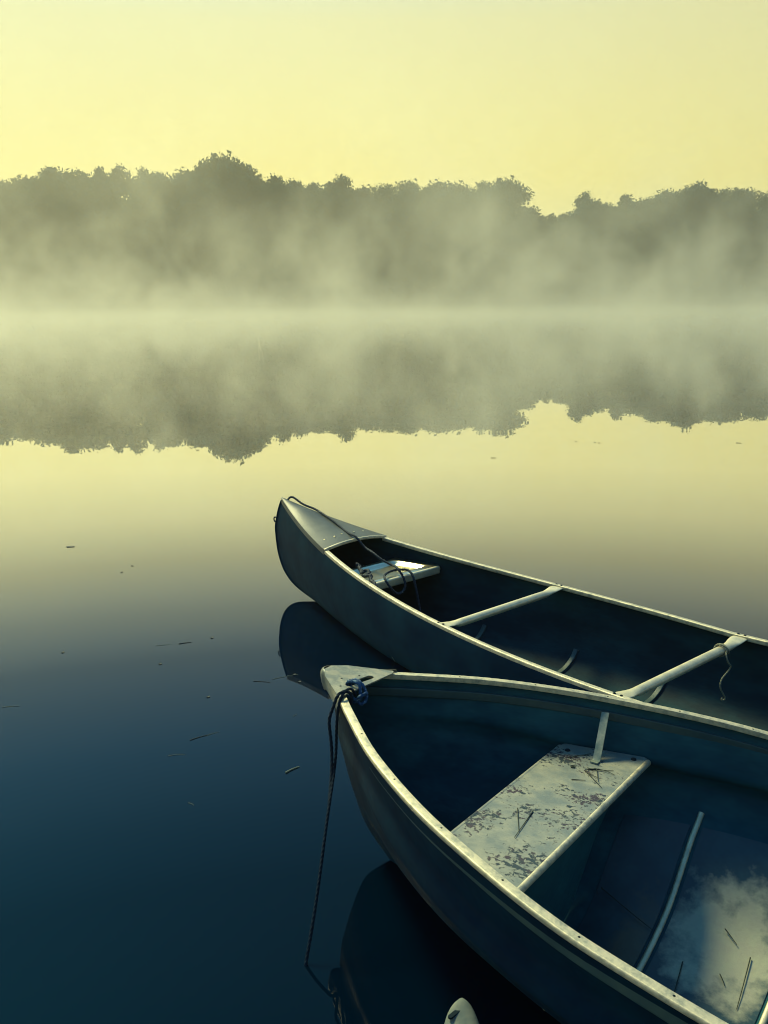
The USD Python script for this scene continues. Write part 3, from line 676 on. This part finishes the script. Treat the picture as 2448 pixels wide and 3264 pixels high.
turn = [(.150, -.095, zt - .035), (.143, -.104, zt + .004), (.136, -.122, zt + .004), (.128, -.142, zt - .03), (.122, -.152, zt - .06), (.130, -.160, zt - .11), (.142, -.170, zt - .150), (.162, -.196, zt - .195), tuple(W2B((-.153, 2.285, .296)))]
part('turn', rope_mesh(turn, .0042), M['rope_wet'], r2, True)

r3 = rope_thing('twine', 'thin pale twine looped round the rear canoe thwart, loose end dangling', 'twine', (*C.loc, 0), C.rot)
a = np.linspace(0, 2 * math.pi, 15)
zt3 = float(c_z(2.515)) - .016
part('loop', rope_mesh(np.c_[2.515 + .026 * np.cos(a), np.full(15, .265) + .012 * np.sin(a), zt3 + .021 * np.sin(a)], .0035), M['twine'], r3, True)
part('loop', rope_mesh(np.c_[2.515 + .027 * np.cos(a), np.full(15, .278) - .010 * np.sin(a), zt3 + .021 * np.sin(a)], .0035), M['twine'], r3, True)
dang = [(2.541, .262, zt3), (2.556, .250, zt3 - .030), (2.558, .262, zt3 - .045), (2.556, .278, zt3 - .060), (2.550, .258, zt3 - .085), (2.546, .232, zt3 - .105), (2.548, .222, zt3 - .130), (2.552, .232, zt3 - .155), (2.556, .245, zt3 - .175), (2.556, .250, zt3 - .187), (2.552, .240, zt3 - .192), (2.552, .236, zt3 - .180)]
part('loose_end', rope_mesh(dang, .0030), M['twine'], r3, True)

# pine needles and twigs on the near seat and floor: (s, y) ends in boat coordinates
def stick(name, label, catg, ends, r, mat, frame='boat', group=None, z=None, bow=.0, sub=None):
    P_ = np.array([(x, y, zz) for x, y, zz in ends], float)
    base = P_.mean(0) * [1, 1, 0]
    w0 = B2W(base) if frame == 'boat' else base
    t = thing(name, label, catg, tuple(w0), B.rot if frame == 'boat' else 0, group)
    p = resample(P_ - base, 9, len(P_) > 2)
    k = np.linspace(1, .55, 9)
    part(sub or 'stem', sweep(p, circle(1, 6)[None] * (r * k)[:, None, None], None), mat, t, True)
    return t

zs = ZS + .0022
NG = 'pine needles on the worn seat'
stick('pine_needle', 'straight dark needle, left arm of the V on the seat', 'pine needle', [(.652, -.040, zs), (.707, -.132, zs)], .0015, M['needle'])
stick('pine_needle', 'straight dark needle, longer right arm of the V on the seat', 'pine needle', [(.690, -.028, zs), (.713, -.164, zs + .001)], .0016, M['needle'])
for lb, e in (('uppermost long needle of the crossed cluster near the seat brace', [(.707, .254, zs), (.768, .289, zs)]), ('curved long needle just below the uppermost of the crossed cluster', [(.707, .252, zs + .002), (.748, .272, zs + .002), (.780, .268, zs)]),
              ('longest needle pointing down to the right in the crossed cluster', [(.703, .246, zs), (.782, .182, zs + .001)]), ('upright needle crossing the middle of the crossed cluster', [(.729, .265, zs + .003), (.762, .203, zs + .002)]),
              ('short needle left of the crossed cluster on the seat', [(.696, .177, zs), (.729, .195, zs)]), ('bent needle by the foot of the seat brace, left side', [(.631, .285, zs), (.655, .318, zs), (.675, .347, zs)]),
              ('faint short needle inside the crossed cluster', [(.715, .235, zs), (.760, .222, zs + .002)])):
    stick('pine_needle', lb, 'pine needle', e, .0013, M['needle'])
bt = thing('seed_husk', 'small round dark ring-shaped husk on the seat by the brace', 'seed', tuple(B2W((.667, .245, 0))), B.rot)
hm = trimesh.creation.torus(.0055, .0016, major_sections=14, minor_sections=6); hm.apply_translation([0, 0, zs])
part('husk', hm, M['needle'], bt, True)
def fz(s, y): return floor_z(s, y) + .006
for lb, (a, b) in (('dark needle at the left edge of the painted sunlit floor patch', ((1.045, .120), (1.062, .012))), ('dark needle at the right edge of the painted sunlit floor patch', ((1.185, .205), (1.200, .055))),
                   ('short needle on the upper part of the painted sunlit floor patch', ((1.108, .245), (1.146, .222))), ('tiny needle in the middle of the painted sunlit floor patch', ((1.135, .130), (1.155, .105))),
                   ('long dim needle on the shaded floor by the seat box', ((.790, .190), (.945, .165)))):
    stick('pine_needle', lb, 'pine needle', [(a[0], a[1], fz(*a)), ((a[0] + b[0]) / 2, (a[1] + b[1]) / 2, fz((a[0] + b[0]) / 2, (a[1] + b[1]) / 2) + .002), (b[0], b[1], fz(*b))], .0016, M['needle'])
# what floats on the lake
def px_w(px, py):
    d = fw + (px - 1224) / 3000 * rt - (py - 1632) / 3000 * up
    return np.array([0, 0, CAM_H]) - d * CAM_H / d[2]
for nm, lb, a, b, r, mt in (('straw', 'bright pale straw floating left of the hanging rope', (912, 2464), (954, 2445), .0066, 'straw'),
                            ('twig', 'dark floating twig left of the canoe reflection', (808, 2172), (862, 2176), .0030, 'leaf_dark'),
                            ('straw', 'long pale straw touching the edge of the canoe reflection', (868, 2166), (950, 2150), .0022, 'straw'),
                            ('twig', 'thin dark twig on open water, mid left', (570, 2053), (610, 2048), .0040, 'leaf_dark'),
                            ('straw', 'very thin pale straw just left of the mid left twig', (497, 2059), (545, 2055), .0020, 'straw'),
                            ('straw', 'pale straw near the left edge of the picture', (8, 2255), (62, 2251), .0024, 'straw'),
                            ('twig', 'crumbled dark twig on dark water left of the near boat', (606, 2360), (668, 2342), .0034, 'leaf_dark'),
                            ('straw', 'pale straw behind the crumbled dark twig', (660, 2345), (700, 2333), .0020, 'straw'),
                            ('straw', 'faint straw below the crumbled dark twig', (536, 2410), (590, 2405), .0022, 'straw'),
                            ('straw', 'short faint straw lowest on the dark water', (600, 2560), (618, 2568), .0022, 'straw'),
                            ('straw', 'tiny pale chip beside the near boat bow', (935, 2284), (946, 2278), .0022, 'straw'),
                            ('twig', 'small dark twig on the bright water under the tree reflection', (1565, 1460), (1581, 1460), .0055, 'leaf_dark'),
                            ('twig', 'small dark twig far right on the bright water', (2346, 1412), (2364, 1413), .0055, 'leaf_dark')):
    A_, B_ = px_w(*a), px_w(*b)
    m_ = (A_ + B_) / 2 + np.array([0, .004, 0])
    r *= .6
    stick(nm, lb, nm, [tuple(A_ + [0, 0, r * .4]), tuple(m_ + [0, 0, r * .4]), tuple(B_ + [0, 0, r * .4])], r, M[mt], 'world')
def leaf(label, px, py, L, W, rz):
    c = px_w(px, py); t = thing('leaf', label, 'leaf', tuple(c), rz)
    u = np.linspace(-1, 1, 11); v = np.linspace(-1, 1, 5)
    w_ = W * np.sqrt(np.clip(1 - u ** 2, 0.002, 1)) * (1 - .25 * u)
    T = np.stack([np.repeat((u * L)[:, None], 5, 1), w_[:, None] * v[None], .0012 + .0016 * (u ** 2)[:, None] + .0010 * (v ** 2)[None]], -1)
    Bm = T.copy(); Bm[..., 2] -= .0010
    part('blade', grid(np.concatenate([T, Bm[:, ::-1]], 1), True), M['leaf_dark'], t, True)
leaf('curled dark leaf floating alone on the bright water at left', 225, 1743, .028, .018, 10)
for (lb, px, py) in (('tiny dark leaf left of the pair far out on the bright water', 1836, 1408), ('left leaf of the tiny pair far out on the bright water', 1896, 1411), ('right leaf of the tiny pair far out on the bright water', 1910, 1412),
                     ('tiny leaf on the water below the curled leaf', 388, 1825), ('speck-like leaf near the curled leaf', 422, 1804), ('small leaf low on the left grey water', 201, 2080), ('small leaf on the grey water toward the middle', 511, 2117),
                     ('small dark leaf at the edge of the canoe reflection', 955, 2174), ('tiny leaf close to the canoe reflection', 938, 2151), ('tiny dark leaf above the near boat tip, open water', 664, 2222), ('small leaf at the end of the long faint straw', 676, 2034)):
    leaf(lb, px, py, .008 if py > 1500 else .014, .006 if py > 1500 else .010, px % 70)

# ------------------------------------------------------------------ mist over the lake, haze
mist_mat = usdkit.material(stage, '/World/Looks/mist', {
    'g': ('geometry', {}),
    'warp': ('noise_texture', {'scale': .045, 'detail': 1.0}),
    'add': ('vector_math', {'math_type': 'multiply_add', 'vector2': (18, 16, 10)}),
    'map': ('mapping', {'scale': (.095, .05, .075), 'rotation': (0, .5, 0)}),
    'n': ('noise_texture', {'scale': 1.0, 'detail': 5.0, 'roughness': .60}),
    'wisp': ('map_range', {'from_min': .49, 'from_max': .66, 'to_min': 0.0, 'to_max': 1.0, 'clamp': True}),
    'sep': ('separate_xyz', {}),
    'hgt': ('rgb_ramp', {'ramp': [(0, (.62,) * 3), (.10, (.50,) * 3), (.30, (.40,) * 3), (.5, (.28,) * 3), (.7, (.14,) * 3), (.9, (.03,) * 3), (1, (0, 0, 0))]}),
    'zn': ('math', {'math_type': 'divide', 'value2': 20.0}),
    'm1': ('math', {'math_type': 'multiply'}),
    'low': ('rgb_ramp', {'ramp': [(0, (1.0,) * 3), (.03, (.66,) * 3), (.07, (.32,) * 3), (.14, (.12,) * 3), (.28, (0, 0, 0)), (1, (0, 0, 0))]}),
    'lowk': ('math', {'math_type': 'multiply', 'value2': .33}),
    'sum': ('math', {'math_type': 'add'}),
    'yr': ('map_range', {'from_min': 26.0, 'from_max': 90.0, 'to_min': 0.0, 'to_max': 1.0, 'clamp': True}),
    'm2': ('math', {'math_type': 'multiply'}),
    'k': ('math', {'math_type': 'multiply', 'value2': .056}),
    'v': ('principled_volume', {'color': (.97, .95, .78), 'anisotropy': .42}),
}, [('g.position', 'add.vector3'), ('g.position', 'warp.vector'), ('warp.color', 'add.vector1'), ('add.vector', 'map.vector'), ('map.vector', 'n.vector'), ('n.fac', 'wisp.value'), ('g.position', 'sep.vector'), ('sep.z', 'zn.value1'),
    ('zn.value', 'hgt.fac'), ('wisp.result', 'm1.value1'), ('hgt.color', 'm1.value2'), ('zn.value', 'low.fac'), ('low.color', 'lowk.value1'), ('m1.value', 'sum.value1'), ('lowk.value', 'sum.value2'),
    ('sep.y', 'yr.value'), ('sum.value', 'm2.value1'), ('yr.result', 'm2.value2'), ('m2.value', 'k.value1'), ('k.value', 'v.density')], volume='v.volume')
mb = trimesh.creation.box(bounds=[[-115, 26, .03], [115, 165.0, 20.0]])
tag(part('mist', mb, mist_mat, smooth=False), 'pale wisps of mist rising off the lake in front of the far trees', 'mist', kind='stuff')
haze_mat = usdkit.material(stage, '/World/Looks/haze', {'v': ('principled_volume', {'color': (.97, .95, .78), 'density': .0010, 'anisotropy': .5})}, volume='v.volume')
hb = trimesh.creation.box(bounds=[[-950, -950, -3.5], [950, 950, 36]])
tag(part('haze', hb, haze_mat, smooth=False), 'thin even morning haze over the whole lake', 'haze', kind='stuff')
